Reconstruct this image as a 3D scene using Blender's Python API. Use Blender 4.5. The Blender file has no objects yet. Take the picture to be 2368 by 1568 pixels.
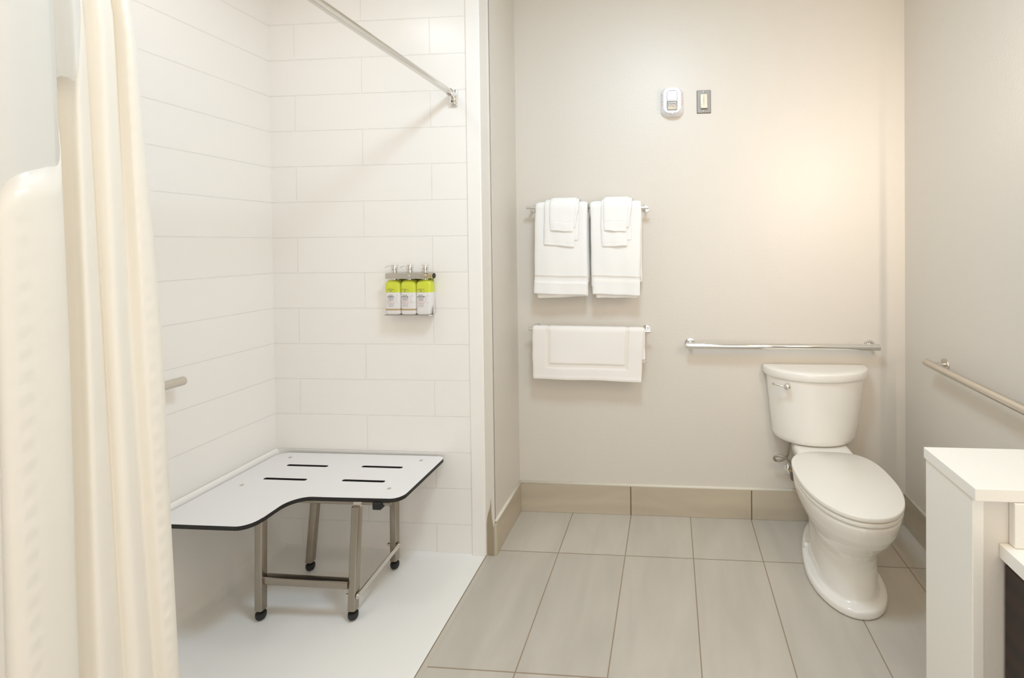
import bpy, bmesh, math, random
from mathutils import Vector, Matrix, Euler
from mathutils.geometry import tessellate_polygon
random.seed(7)
PI = math.pi
C = bpy.context.scene.collection
S = bpy.context.scene

# ---------------------------------------------------------------- camera
W, H = 2368.0, 1568.0
F, PX, PY = 1110.97, 1461.15, 576.41            # focal length and principal point (px), shifted lens
yaw, pitch, roll = 0.0807, 0.0126, -0.0097
fw = Vector((-math.sin(yaw), math.cos(yaw), 0)); rt = Vector((math.cos(yaw), math.sin(yaw), 0)); up = Vector((0, 0, 1))
f2 = fw*math.cos(pitch) - up*math.sin(pitch); u2 = up*math.cos(pitch) + fw*math.sin(pitch)
r3 = rt*math.cos(roll) + u2*math.sin(roll); u3 = u2*math.cos(roll) - rt*math.sin(roll)
cd = bpy.data.cameras.new('camera'); cam = bpy.data.objects.new('camera', cd); C.objects.link(cam)
M = Matrix((( r3.x, u3.x, -f2.x, 0.8033), (r3.y, u3.y, -f2.y, -2.4622), (r3.z, u3.z, -f2.z, 1.4034), (0, 0, 0, 1)))
cam.matrix_world = M
cd.sensor_fit = 'HORIZONTAL'; cd.sensor_width = 36.0; cd.lens = F*36.0/W
cd.shift_x = -(PX - W/2)/W; cd.shift_y = (PY - H/2)/W
cd.clip_start = 0.02; cd.clip_end = 50
S.camera = cam

# ---------------------------------------------------------------- light and exposure
S.view_settings.view_transform = 'Standard'; S.view_settings.look = 'None'
S.view_settings.gamma = 1.0; S.view_settings.use_curve_mapping = False
S.view_settings.exposure = 0.12
S.cycles.max_bounces = 16; S.cycles.diffuse_bounces = 12; S.cycles.glossy_bounces = 6; S.cycles.transparent_max_bounces = 12
wd = bpy.data.worlds.new('world'); S.world = wd; wd.use_nodes = True
bg = wd.node_tree.nodes['Background']; bg.inputs[0].default_value = (1.0, 0.95, 0.90, 1); bg.inputs[1].default_value = 0.30

def area(name, loc, target, sx, sy, power, col, spread=180):
    l = bpy.data.lights.new(name, 'AREA'); l.shape = 'RECTANGLE'; l.size = sx; l.size_y = sy
    l.energy = power; l.color = col; l.spread = math.radians(spread)
    o = bpy.data.objects.new(name, l); C.objects.link(o); o.location = loc
    o.rotation_euler = (Vector(target) - Vector(loc)).to_track_quat('-Z', 'Y').to_euler()
    return o
area('ceiling_light', (0.72, -1.35, 2.70), (0.62, -0.95, 0), 0.36, 0.36, 18.5, (0.63, 0.825, 1.000))
area('overhead_fill_light', (0.6, -2.6, 2.70), (0.5, -1.2, 1.0), 0.8, 0.8, 6.3, (1.000, 0.800, 0.489))  # added fill from overhead behind the camera, no fixture there
area('rear_fill_light', (1.15, -2.93, 1.15), (0.35, 0, 0.75), 1.3, 2.0, 14.0, (1.000, 0.950, 0.885))  # large fill added behind the camera to lift the low, shaded areas
area('shower_fill_light', (-0.62, -1.15, 2.70), (-0.62, -1.15, 0), 0.25, 0.25, 2.3, (0.969, 0.969, 1.000))  # added fill that brightens the shower walls, no known fixture
area('back_wall_slit_light', (1.822, -1.50, 1.60), (1.64, 0, 1.42), 0.004, 0.8, 3.8, (1.000, 0.820, 0.680), 115)  # unseen slit lamp added for the warm patch and sharp band edge
area('corner_slit_light', (1.905, -1.50, 1.60), (1.925, 0, 1.4), 0.006, 1.1, 3.6, (1.000, 0.800, 0.625), 110)  # second added slit lamp, brightens the strip beside the right corner
area('vanity_light', (1.70, -2.0, 2.30), (1.3, -1.6, 0.8), 0.12, 0.7, 5.0, (1.000, 0.80, 0.50))

# ---------------------------------------------------------------- materials
def mat(name, col, rough=0.5, metal=0.0, **kw):
    m = bpy.data.materials.new(name); m.use_nodes = True
    b = m.node_tree.nodes['Principled BSDF']
    b.inputs['Base Color'].default_value = (*col, 1); b.inputs['Roughness'].default_value = rough
    b.inputs['Metallic'].default_value = metal
    for k, v in kw.items(): b.inputs[k.replace('_', ' ')].default_value = v
    return m
def nd(m, t, **kw):
    n = m.node_tree.nodes.new(t)
    for k, v in kw.items():
        if k in n.inputs: n.inputs[k].default_value = v
        else: setattr(n, k, v)
    return n
def ln(m, a, b): m.node_tree.links.new(a, b)
def bsdf(m): return m.node_tree.nodes['Principled BSDF']
def add_noise_bump(m, scale, strength, dist=0.002, detail=3.0, coord='Object'):
    tc = nd(m, 'ShaderNodeTexCoord'); n = nd(m, 'ShaderNodeTexNoise'); n.inputs['Scale'].default_value = scale; n.inputs['Detail'].default_value = detail
    ln(m, tc.outputs[coord], n.inputs['Vector'])
    bp = nd(m, 'ShaderNodeBump'); bp.inputs['Strength'].default_value = strength; bp.inputs['Distance'].default_value = dist
    ln(m, n.outputs['Fac'], bp.inputs['Height']); ln(m, bp.outputs['Normal'], bsdf(m).inputs['Normal'])
    return n, bp
def srgb(r, g, b):
    f = lambda c: (c/255/12.92) if c/255 <= 0.04045 else ((c/255+0.055)/1.055)**2.4
    return (f(r), f(g), f(b))

M_wall = mat('wall_paint', srgb(219, 213, 204), 0.42); add_noise_bump(M_wall, 95, 0.28, 0.002, 2.0)
M_ceil = mat('ceiling_paint', srgb(240, 238, 233), 0.8)
M_caulk = mat('caulk', srgb(226, 220, 206), 0.6)
M_stain = mat('bare_patch', srgb(160, 146, 122), 0.7)
M_acryl = mat('white_acrylic', srgb(245, 242, 238), 0.28)
M_pan = mat('pan_acrylic', srgb(246, 245, 242), 0.30)
M_ceramic = mat('ceramic', srgb(240, 237, 231), 0.10); bsdf(M_ceramic).inputs['Coat Weight'].default_value = 0.3
M_seatpl = mat('seat_plastic', srgb(238, 235, 228), 0.2)
M_chrome = mat('chrome', (0.80, 0.79, 0.77), 0.09, 1.0)
M_steel = mat('brushed_steel', (0.56, 0.53, 0.49), 0.32, 1.0)
M_leg = mat('leg_steel', (0.38, 0.335, 0.28), 0.27, 1.0); add_noise_bump(M_leg, 60, 0.1, 0.001)
M_satin = mat('satin_nickel', (0.68, 0.64, 0.58), 0.27, 1.0)
M_mirror = mat('mirror_steel', (0.75, 0.74, 0.72), 0.06, 1.0)
M_plate = mat('plate_steel', (0.27, 0.25, 0.225), 0.5, 1.0)
M_black = mat('black_rubber', (0.012, 0.012, 0.012), 0.5)
M_edge = mat('black_core', (0.012, 0.010, 0.009), 0.5)
M_phen = mat('white_laminate', srgb(232, 231, 232), 0.34)
M_wplastic = mat('white_plastic', srgb(234, 235, 240), 0.3)
M_ivory = mat('ivory_plastic', srgb(232, 226, 208), 0.4)
M_red = mat('red_ink', srgb(216, 96, 80), 0.6)
M_lens = mat('clear_lens', (0.95, 0.95, 0.95), 0.05, 0.0, Transmission_Weight=0.85, IOR=1.45)
M_green = mat('lime_plastic', srgb(212, 219, 68), 0.22)
M_bottle = mat('white_bottle', srgb(232, 230, 230), 0.25)
M_amber = mat('amber_liquid', srgb(186, 160, 118), 0.3)
M_ink = mat('grey_ink', srgb(96, 92, 98), 0.7)
M_lightink = mat('pale_ink', srgb(188, 184, 190), 0.7)
M_pinkink = mat('pink_ink', srgb(220, 158, 148), 0.7)
M_greenink = mat('olive_ink', srgb(84, 92, 24), 0.7)
M_quartz = mat('white_quartz', srgb(240, 237, 230), 0.30)
M_wood = mat('dark_wood', srgb(52, 30, 18), 0.4)
M_brass = mat('brass', (0.75, 0.55, 0.25), 0.3, 1.0)
# quartz fleck
_n = nd(M_quartz, 'ShaderNodeTexNoise'); _n.inputs['Scale'].default_value = 350
_t = nd(M_quartz, 'ShaderNodeTexCoord'); ln(M_quartz, _t.outputs['Object'], _n.inputs['Vector'])
_r = nd(M_quartz, 'ShaderNodeValToRGB'); _r.color_ramp.elements[0].position = 0.25; _r.color_ramp.elements[1].position = 0.42
_r.color_ramp.elements[0].color = (*srgb(231, 228, 220), 1); _r.color_ramp.elements[1].color = (*srgb(240, 237, 230), 1)
ln(M_quartz, _n.outputs['Fac'], _r.inputs['Fac']); ln(M_quartz, _r.outputs['Color'], bsdf(M_quartz).inputs['Base Color'])
# wood grain
_n = nd(M_wood, 'ShaderNodeTexWave'); _n.inputs['Scale'].default_value = 6; _n.inputs['Distortion'].default_value = 5; _n.bands_direction = 'Z'
_t = nd(M_wood, 'ShaderNodeTexCoord'); ln(M_wood, _t.outputs['Object'], _n.inputs['Vector'])
_r = nd(M_wood, 'ShaderNodeValToRGB'); _r.color_ramp.elements[0].color = (*srgb(26, 13, 7), 1); _r.color_ramp.elements[1].color = (*srgb(44, 25, 15), 1)
ln(M_wood, _n.outputs['Fac'], _r.inputs['Fac']); ln(M_wood, _r.outputs['Color'], bsdf(M_wood).inputs['Base Color'])

# terry cloth
M_towel = mat('terry_cloth', srgb(246, 245, 243), 0.95); bsdf(M_towel).inputs['Sheen Weight'].default_value = 0.3
add_noise_bump(M_towel, 800, 0.5, 0.002, 2.0)
M_weave_shade = mat('weave_and_shade', srgb(236, 231, 224), 0.8)  # woven towel bands; on the mat also a painted groove shade
M_matcloth = mat('mat_cloth', srgb(242, 238, 234), 0.95); add_noise_bump(M_matcloth, 500, 0.4, 0.002, 2.0)

def brick_mat(name, c1, c2, mortar, bw, rh, off, ms, axes, origin, rough, bump_d, streak=0.0, smooth=0.1, cbias=0.0):
    """axes: which object axes feed the pattern's x and y"""
    m = mat(name, c1, rough)
    tc = nd(m, 'ShaderNodeTexCoord'); sp = nd(m, 'ShaderNodeSeparateXYZ'); cb = nd(m, 'ShaderNodeCombineXYZ')
    ln(m, tc.outputs['Object'], sp.inputs[0])
    for i in range(2):
        a = nd(m, 'ShaderNodeMath', operation='SUBTRACT'); a.inputs[1].default_value = origin[i]
        ln(m, sp.outputs[axes[i]], a.inputs[0]); ln(m, a.outputs[0], cb.inputs[i])
    b = nd(m, 'ShaderNodeTexBrick'); b.offset = off; b.offset_frequency = 2
    b.inputs['Scale'].default_value = 1.0; b.inputs['Mortar Size'].default_value = ms; b.inputs['Mortar Smooth'].default_value = smooth
    b.inputs['Bias'].default_value = cbias; b.inputs['Brick Width'].default_value = bw; b.inputs['Row Height'].default_value = rh
    b.inputs['Color1'].default_value = (*c1, 1); b.inputs['Color2'].default_value = (*c2, 1); b.inputs['Mortar'].default_value = (*mortar, 1)
    ln(m, cb.outputs[0], b.inputs['Vector'])
    col = b.outputs['Color']
    if streak > 0:
        mp = nd(m, 'ShaderNodeMapping'); mp.inputs['Scale'].default_value = (6.0, 1.3, 1) if axes[1] == 'Y' else (1.3, 6.0, 1)
        mp.inputs['Rotation'].default_value = (0, 0, 0.12)
        ln(m, cb.outputs[0], mp.inputs['Vector'])
        n = nd(m, 'ShaderNodeTexNoise'); n.inputs['Scale'].default_value = 1.6; n.inputs['Detail'].default_value = 5; n.inputs['Distortion'].default_value = 0.5
        ln(m, mp.outputs[0], n.inputs['Vector'])
        r = nd(m, 'ShaderNodeValToRGB'); r.color_ramp.elements[0].position = 0.36; r.color_ramp.elements[1].position = 0.66
        r.color_ramp.elements[0].color = (1-streak, 1-streak, 1-streak, 1); r.color_ramp.elements[1].color = (1, 1, 1, 1)
        ln(m, n.outputs['Fac'], r.inputs['Fac'])
        x = nd(m, 'ShaderNodeMix', data_type='RGBA', blend_type='MULTIPLY'); x.inputs[0].default_value = 1.0
        ln(m, col, x.inputs[6]); ln(m, r.outputs['Color'], x.inputs[7]); col = x.outputs[2]
    ln(m, col, bsdf(m).inputs['Base Color'])
    bp = nd(m, 'ShaderNodeBump', invert=True); bp.inputs['Distance'].default_value = bump_d; bp.inputs['Strength'].default_value = 1.0
    ln(m, b.outputs['Fac'], bp.inputs['Height']); ln(m, bp.outputs['Normal'], bsdf(m).inputs['Normal'])
    return m
G = 0.3048; TL = 0.6096; R = 0.1636; T = 0.6481
M_floor = brick_mat('floor_tile', srgb(203, 196, 185), srgb(196, 189, 178), srgb(160, 142, 120), G, TL, 0.0, 0.0022, ('X', 'Y'), (0.2829 - 10*G, -0.3321 - 10*TL), 0.38, 0.0012, 0.10, 0.1)
M_basex = brick_mat('base_tile', srgb(203, 191, 171), srgb(198, 186, 166), srgb(120, 100, 80), 0.6130, 2.0, 0.0, 0.003, ('X', 'Z'), (-0.026-0.6130*10, -1.0), 0.4, 0.0015, 0.14)
M_basey = brick_mat('base_tile_side', srgb(201, 189, 169), srgb(196, 184, 164), srgb(120, 100, 80), 0.6130, 2.0, 0.0, 0.003, ('Y', 'Z'), (0.05-0.6130*10, -1.0), 0.4, 0.0015, 0.14)
grout = srgb(248, 246, 243)
M_surx = brick_mat('surround_tile', srgb(245, 242, 238), srgb(245, 242, 238), grout, T, R, 0.5, 0.0022, ('X', 'Z'), (-0.270 - 10.5*T, -0.0293 - 10*R), 0.27, 0.0013, 0, 0.5)
M_sury = brick_mat('surround_tile_side', srgb(245, 242, 238), srgb(245, 242, 238), grout, 50.0, R, 0.0, 0.0022, ('Y', 'Z'), (-20.0, -0.0293 - 10*R), 0.27, 0.0013, 0, 0.5)

# curtain fabrics
def cloth(name, col, transl, transp=0.0, spots=False):
    m = bpy.data.materials.new(name); m.use_nodes = True; nt = m.node_tree; nt.nodes.clear()
    out = nt.nodes.new('ShaderNodeOutputMaterial'); d = nt.nodes.new('ShaderNodeBsdfDiffuse'); t = nt.nodes.new('ShaderNodeBsdfTranslucent')
    d.inputs[0].default_value = (*col, 1); t.inputs[0].default_value = (*col, 1)
    mx = nt.nodes.new('ShaderNodeMixShader'); mx.inputs[0].default_value = transl
    nt.links.new(d.outputs[0], mx.inputs[1]); nt.links.new(t.outputs[0], mx.inputs[2])
    g = nt.nodes.new('ShaderNodeBsdfGlossy'); g.inputs['Roughness'].default_value = 0.45; g.inputs[0].default_value = (1, 0.99, 0.96, 1)
    m2 = nt.nodes.new('ShaderNodeMixShader'); m2.inputs[0].default_value = 0.04
    nt.links.new(mx.outputs[0], m2.inputs[1]); nt.links.new(g.outputs[0], m2.inputs[2]); last = m2
    if spots:   # woven columns of small satin parallelograms
        tc = nt.nodes.new('ShaderNodeTexCoord'); sp = nt.nodes.new('ShaderNodeSeparateXYZ'); nt.links.new(tc.outputs['UV'], sp.inputs[0])
        def mth(op, a, b=None, c=None):
            n = nt.nodes.new('ShaderNodeMath'); n.operation = op
            for i, v in enumerate((a, b, c)):
                if v is None: continue
                if isinstance(v, (int, float)): n.inputs[i].default_value = v
                else: nt.links.new(v, n.inputs[i])
            return n.outputs[0]
        u, v = sp.outputs[0], sp.outputs[1]
        fu = mth('ABSOLUTE', mth('SUBTRACT', mth('FRACT', mth('MULTIPLY', u, 1/0.085)), 0.5))
        vv = mth('SUBTRACT', v, mth('MULTIPLY', u, 0.45))
        fv = mth('ABSOLUTE', mth('SUBTRACT', mth('FRACT', mth('MULTIPLY', vv, 1/0.030)), 0.5))
        k = mth('MULTIPLY', mth('LESS_THAN', fu, 0.085), mth('LESS_THAN', fv, 0.24))
        f = mth('ADD', mth('MULTIPLY', k, 0.13), 0.04)
        nt.links.new(f, m2.inputs[0])
    n = nt.nodes.new('ShaderNodeTexNoise'); n.inputs['Scale'].default_value = 7; n.inputs['Detail'].default_value = 3
    bp = nt.nodes.new('ShaderNodeBump'); bp.inputs['Strength'].default_value = 0.35; bp.inputs['Distance'].default_value = 0.012
    tc2 = nt.nodes.new('ShaderNodeTexCoord'); nt.links.new(tc2.outputs['Object'], n.inputs['Vector'])
    nt.links.new(n.outputs['Fac'], bp.inputs['Height']); nt.links.new(bp.outputs['Normal'], d.inputs['Normal'])
    if transp > 0:
        tr = nt.nodes.new('ShaderNodeBsdfTransparent'); m3 = nt.nodes.new('ShaderNodeMixShader'); m3.inputs[0].default_value = transp
        nt.links.new(last.outputs[0], m3.inputs[1]); nt.links.new(tr.outputs[0], m3.inputs[2]); last = m3
    nt.links.new(last.outputs[0], out.inputs[0]); return m
M_curtain = cloth('curtain_cloth', srgb(250, 247, 241), 0.42, spots=True)
M_sheer = cloth('sheer_cloth', srgb(238, 238, 234), 0.45, 0.25)

# ---------------------------------------------------------------- helpers
def obj(name, bm, m, parent=None, smooth=False, loc=None):
    me = bpy.data.meshes.new(name); bmesh.ops.recalc_face_normals(bm, faces=bm.faces[:]); bm.to_mesh(me); bm.free()
    o = bpy.data.objects.new(name, me); C.objects.link(o)
    for k in (m if isinstance(m, (list, tuple)) else [m]): me.materials.append(k)
    if smooth:
        for p in me.polygons: p.use_smooth = True
        if smooth != True:
            try: me.set_sharp_from_angle(angle=math.radians(smooth))
            except Exception: pass
    if loc: o.location = loc
    if parent: o.parent = parent
    return o
def thing(name, label, cat, loc=(0, 0, 0), group=None):
    o = bpy.data.objects.new(name, None); C.objects.link(o); o.location = loc; o.empty_display_size = 0.05
    o['label'] = label; o['category'] = cat
    if group: o['group'] = group
    return o
def tag(o, label, cat, group=None):
    o['label'] = label; o['category'] = cat
    if group: o['group'] = group
    return o
def struct(name, bm, m, smooth=False):
    o = obj(name, bm, m, None, smooth); o['kind'] = 'structure'; return o
def NB(): return bmesh.new()
def box(bm, a, b, bev=0.0, seg=2, rot=None, mi=0):
    t = bmesh.new(); bmesh.ops.create_cube(t, size=1.0)
    c = [(a[i]+b[i])/2 for i in range(3)]; s = [abs(b[i]-a[i]) for i in range(3)]
    for v in t.verts: v.co = Vector((v.co.x*s[0], v.co.y*s[1], v.co.z*s[2]))
    if bev > 0: bmesh.ops.bevel(t, geom=t.edges[:], offset=bev, segments=seg, affect='EDGES', profile=0.5)
    for v in t.verts:
        if rot: v.co = rot @ v.co
        v.co += Vector(c)
    merge(bm, t, mi)
def merge(bm, t, mi=0):
    mp = {}
    for v in t.verts: mp[v] = bm.verts.new(v.co)
    for f in t.faces:
        try: nf = bm.faces.new([mp[v] for v in f.verts]); nf.material_index = mi; nf.smooth = f.smooth
        except ValueError: pass
    t.free()
def frames(pts):
    pts = [Vector(p) for p in pts]; out = []; n = None
    for i, p in enumerate(pts):
        if i == 0: d = pts[1]-pts[0]
        elif i == len(pts)-1: d = pts[-1]-pts[-2]
        else: d = (pts[i+1]-pts[i]).normalized() + (pts[i]-pts[i-1]).normalized()
        d = d.normalized()
        if n is None:
            n = d.cross(Vector((0, 0, 1)));
            if n.length < 1e-3: n = d.cross(Vector((1, 0, 0)))
        n = (n - d*n.dot(d)).normalized(); out.append((p, d, n, d.cross(n)))
    return out
def tube(bm, pts, r, seg=20, cap=True, round_end=0.0, mi=0):
    rr = r if isinstance(r, (list, tuple)) else [r]*len(pts)
    if round_end > 0 and not isinstance(r, (list, tuple)):
        P = [Vector(p) for p in pts]; d0 = (P[1]-P[0]).normalized(); d1 = (P[-1]-P[-2]).normalized(); e = round_end
        ks = (0.0, 0.3, 0.7, 1.0)
        P = [P[0]+d0*e*k for k in ks] + P[1:-1] + [P[-1]-d1*e*k for k in reversed(ks)]
        prof = [r - e*(1-math.sin(math.acos(1-k))) if k < 1 else r for k in ks]
        rr = prof + [r]*(len(P)-8) + prof[::-1]; pts = P
    rings = []
    for (p, d, n, b), q in zip(frames(pts), rr):
        rings.append([bm.verts.new(p + (n*math.cos(2*PI*k/seg) + b*math.sin(2*PI*k/seg))*q) for k in range(seg)])
    for a, c in zip(rings, rings[1:]):
        for k in range(seg):
            f = bm.faces.new((a[k], a[(k+1) % seg], c[(k+1) % seg], c[k])); f.material_index = mi
    if cap:
        bm.faces.new(rings[0]).material_index = mi; bm.faces.new(rings[-1][::-1]).material_index = mi
def loft(bm, rings, closed=True, cap=True, mi=0):
    R_ = [[bm.verts.new(p) for p in r] for r in rings]; n = len(R_[0])
    for a, c in zip(R_, R_[1:]):
        for k in range(n if closed else n-1):
            bm.faces.new((a[k], a[(k+1) % n], c[(k+1) % n], c[k])).material_index = mi
    if cap:
        bm.faces.new(R_[0]).material_index = mi; bm.faces.new(R_[-1][::-1]).material_index = mi
def cyl(bm, a, b, r, seg=24, mi=0, r2=None): tube(bm, [a, b], [r, r if r2 is None else r2], seg, mi=mi)
def lathe(bm, prof, origin, axis='Z', seg=32, mi=0):
    rings = []
    for r, h in prof:
        ring = []
        for k in range(seg):
            c, s = math.cos(2*PI*k/seg)*max(r, 1e-5), math.sin(2*PI*k/seg)*max(r, 1e-5)
            v = {'Z': (c, s, h), 'Y': (c, h, s), 'X': (h, c, s)}[axis]
            ring.append(Vector(origin)+Vector(v))
        rings.append(ring)
    loft(bm, rings, mi=mi)
def arc(cx, cy, r, a0, a1, n):
    return [(cx+r*math.cos(math.radians(a0+(a1-a0)*i/n)), cy+r*math.sin(math.radians(a0+(a1-a0)*i/n))) for i in range(n+1)]
def rrect(x0, y0, x1, y1, r, n=6):
    return arc(x1-r, y0+r, r, -90, 0, n)+arc(x1-r, y1-r, r, 0, 90, n)+arc(x0+r, y1-r, r, 90, 180, n)+arc(x0+r, y0+r, r, 180, 270, n)
def plate(bm, outer, holes, z0, z1, place, mi_top=0, mi_side=0):
    """extruded polygon with holes; place maps (x, y, z) to a world point"""
    loops = [outer]+holes
    tess = tessellate_polygon([[Vector((p[0], p[1], 0)) for p in l] for l in loops])
    flat = [p for l in loops for p in l]
    T_ = [bm.verts.new(place(p[0], p[1], z1)) for p in flat]; B_ = [bm.verts.new(place(p[0], p[1], z0)) for p in flat]
    for t in tess:
        try:
            bm.faces.new([T_[i] for i in t]).material_index = mi_top; bm.faces.new([B_[i] for i in reversed(t)]).material_index = mi_side
        except ValueError: pass
    o = 0
    for l in loops:
        n = len(l)
        for k in range(n):
            a, b = o+k, o+(k+1) % n
            bm.faces.new((B_[a], B_[b], T_[b], T_[a])).material_index = mi_side
        o += n
def text(name, body, size, loc, rot, m, parent=None, align='CENTER', ext=0.0002, sx=1.0, bold=0.0):
    cu = bpy.data.curves.new('t', 'FONT'); cu.body = body; cu.size = size; cu.align_x = align; cu.align_y = 'CENTER'; cu.extrude = ext; cu.offset = bold
    o = bpy.data.objects.new('t', cu); C.objects.link(o)
    dg = bpy.context.evaluated_depsgraph_get(); me = bpy.data.meshes.new_from_object(o.evaluated_get(dg)); bpy.data.objects.remove(o)
    me.materials.clear(); me.materials.append(m)
    q = bpy.data.objects.new(name, me); C.objects.link(q); q.location = loc; q.rotation_euler = rot; q.scale = (sx, 1, 1)
    if parent: q.parent = parent
    return q
UP = (PI/2, 0, 0)

# ---------------------------------------------------------------- the room
XR, YS, XS = 1.951, -0.371, -1.042      # right wall, shower end wall, shower long wall
YN = -2.95; ZC = 2.74; SN = -1.925       # behind the camera, ceiling, near face of the shower
b = NB(); box(b, (-0.002, YN, -0.06), (XR+0.1, 0.0, 0.0)); box(b, (-1.2, YN, -0.06), (-0.002, SN-0.1, 0.0)); box(b, (-0.038, SN-0.1, -0.06), (-0.002, YS, 0.0)); struct('floor', b, M_floor)
b = NB(); box(b, (-1.2, YN, ZC), (XR+0.1, 0.1, ZC+0.08)); struct('ceiling', b, M_ceil)
b = NB(); box(b, (-0.13, 0.0, -0.06), (XR+0.1, 0.1, ZC)); struct('wall_back', b, M_wall)
b = NB(); box(b, (XR, YN, -0.06), (XR+0.1, 0.0, ZC)); struct('wall_right', b, M_wall)
b = NB(); box(b, (-0.13, YS+0.012, -0.06), (0.0, 0.0, ZC), 0.0); box(b, (-0.047, YS-0.001, -0.06), (0.0, YS+0.02, ZC), 0.004, 2); struct('wall_left', b, M_wall)
b = NB(); box(b, (XS-0.03, YS, 0.0), (-0.1, YS+0.06, 2.55)); struct('wall_shower_end', b, M_surx)
b = NB(); box(b, (XS-0.06, SN, 0.455), (XS, YS+0.02, 2.55)); struct('wall_shower_side', b, M_sury)
b = NB(); box(b, (XS-0.06, SN, 2.55), (-0.02, YS+0.06, ZC)) ; 
b2 = NB(); box(b2, (XS-0.06, YS, 2.55), (-0.1, YS+0.06, ZC)); box(b2, (XS-0.06, SN, 2.55), (XS, YS, ZC)); struct('wall_shower_top', b2, M_wall); b.free()
# lower plain skirt of the surround, with the rounded ledge behind the seat
b = NB()
prof = [(0.0, 0.0), (0.026, 0.0), (0.024, 0.05), (0.020, 0.10), (0.019, 0.30), (0.020, 0.425), (0.019, 0.440), (0.014, 0.452), (0.006, 0.459), (0.0, 0.461)]
loft(b, [[Vector((XS-0.002+x, y, z)) for x, z in prof] for y in (SN, YS)], cap=True); struct('trim_1', b, M_acryl, 40)
# flat edge flange of the surround
b = NB(); box(b, (-0.101, YS-0.008, 0.0), (-0.037, YS+0.05, 2.62), 0.004, 2); struct('trim_2', b, M_acryl)
# worn bare strip on the end of the wall
b = NB(); pts = [(-0.0335, 0.0), (-0.0015, 0.0), (-0.0015, 0.125), (-0.006, 0.145), (-0.011, 0.18), (-0.013, 0.235), (-0.0135, 0.26), (-0.0155, 0.235), (-0.019, 0.215), (-0.0265, 0.195), (-0.0315, 0.17), (-0.0335, 0.14)]
plate(b, pts, [], 0.0, 0.0016, lambda x, y, z: Vector((x, YS-0.0012-z, y))); struct('trim_3', b, M_stain)
# near end wall of the shower, its corner just enters the frame
b = NB(); box(b, (XS-0.06, SN-0.13, -0.06), (-0.04, SN, ZC), 0.003, 1); struct('wall_shower_near', b, M_wall)
# baseboards
def base(name, a, b_, m):
    bb = NB(); box(bb, a, b_, 0.0015, 1); return struct(name, bb, m)
BH = 0.152
base('baseboard_back', (0.0, -0.010, 0.0), (XR, 0.0, BH), M_basex)
base('baseboard_left', (0.0, YS+0.025, 0.0), (0.010, -0.010, BH), M_basey)
base('baseboard_right', (XR-0.010, -1.15, 0.0), (XR, -0.010, BH), M_basey)
b = NB(); box(b, (0.0, YS, 0.0), (0.010, YS+0.024, BH-0.01), 0.0015, 1); struct('trim_4', b, mat('end_tile', srgb(198, 188, 166), 0.5))
b = NB(); tube(b, [(0.004, -0.004, BH), (XR-0.004, -0.004, BH)], 0.0075, 10); tube(b, [(0.004, -0.004, BH), (0.004, YS+0.01, BH)], 0.0075, 10); tube(b, [(XR-0.004, -0.004, BH), (XR-0.004, -1.15, BH)], 0.0075, 10)
struct('trim_5', b, M_caulk, True)
# grout line along the pan
b = NB(); box(b, (-0.0395, SN, -0.01), (-0.0355, YS, 0.0006)); struct('trim_6', b, mat('dark_grout', srgb(140, 124, 100), 0.8))

# narrow cut tile strip between the pan and the first full tile column
b = NB(); box(b, (-0.0355, SN, -0.01), (-0.0165, YS-0.002, 0.0007)); struct('trim_7', b, mat('cut_tile', srgb(197, 190, 179), 0.38))

# ---------------------------------------------------------------- shower pan
t = thing('shower_pan', 'white low-threshold shower pan under the folding bench, flush with the floor tile', 'shower pan', (-0.54, -1.1, 0))
b = NB()
xs = [XS+0.018, XS+0.022, XS+0.030, XS+0.045, XS+0.07, -0.60, -0.12, -0.06, -0.0395]
zs = [0.075, 0.045, 0.022, 0.008, 0.001, -0.006, -0.003, 0.001, 0.001]
ysl = [YS, YS-0.004, YS-0.012, YS-0.03, YS-0.06, -1.1, SN+0.06, SN+0.02, SN]
zsl = [0.012, 0.007, 0.003, 0.001, 0.0, -0.006, 0.0, 0.012, 0.05]
def panz(i, j):
    # cove on the three walls, flat towards the open side
    side = zs[i]; end = zsl[j]*(1.0 if xs[i] < -0.13 else max(0.0, (-0.0395-xs[i])/0.09)*0.4)
    return max(side, end) if max(side, end) > 0.0015 else min(side, end)
g = [[b.verts.new((xs[i]+0.54, ysl[j]+1.1, panz(i, j))) for j in range(9)] for i in range(9)]
for i in range(8):
    for j in range(8): b.faces.new((g[i][j], g[i+1][j], g[i+1][j+1], g[i][j+1]))
o = obj('basin', b, M_pan, t, True)
o.modifiers.new('sub', 'SUBSURF').render_levels = 2; o.modifiers['sub'].levels = 2
o.modifiers.new('thick', 'SOLIDIFY').thickness = 0.02; o.modifiers['thick'].offset = -1 if False else 1
o.modifiers['thick'].offset = -1

# ---------------------------------------------------------------- shower curtain rod
t = thing('curtain_rod', 'long polished shower curtain rod running from the white tiled wall', 'curtain rod', (-0.158, YS, 2.075))
b = NB(); tube(b, [(0, -0.030, 0), (0, SN-YS+0.012, 0)], 0.0135, 28); obj('rod', b, mat('rod_steel', (0.72, 0.70, 0.67), 0.16, 1.0), t, 40)
def rod_mount(s, y):
    b = NB(); box(b, (-0.017, y-0.000, -0.052), (0.017, y-0.012*s, 0.022), 0.004, 3)
    tube(b, [(0, y-0.010*s, 0), (0, y-0.022*s, 0), (0, y-0.046*s, 0)], [0.0168, 0.0155, 0.0165], 24)
    box(b, (-0.010, y-0.010*s, -0.045), (0.010, y-0.022*s, 0.004), 0.003, 2)
    o = obj('bracket', b, M_chrome, t, 40)
    b = NB(); cyl(b, (0, y-0.021*s, -0.034), (0, y-0.0245*s, -0.034), 0.0035, 12); obj('set_screw', b, M_edge, o)
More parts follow.
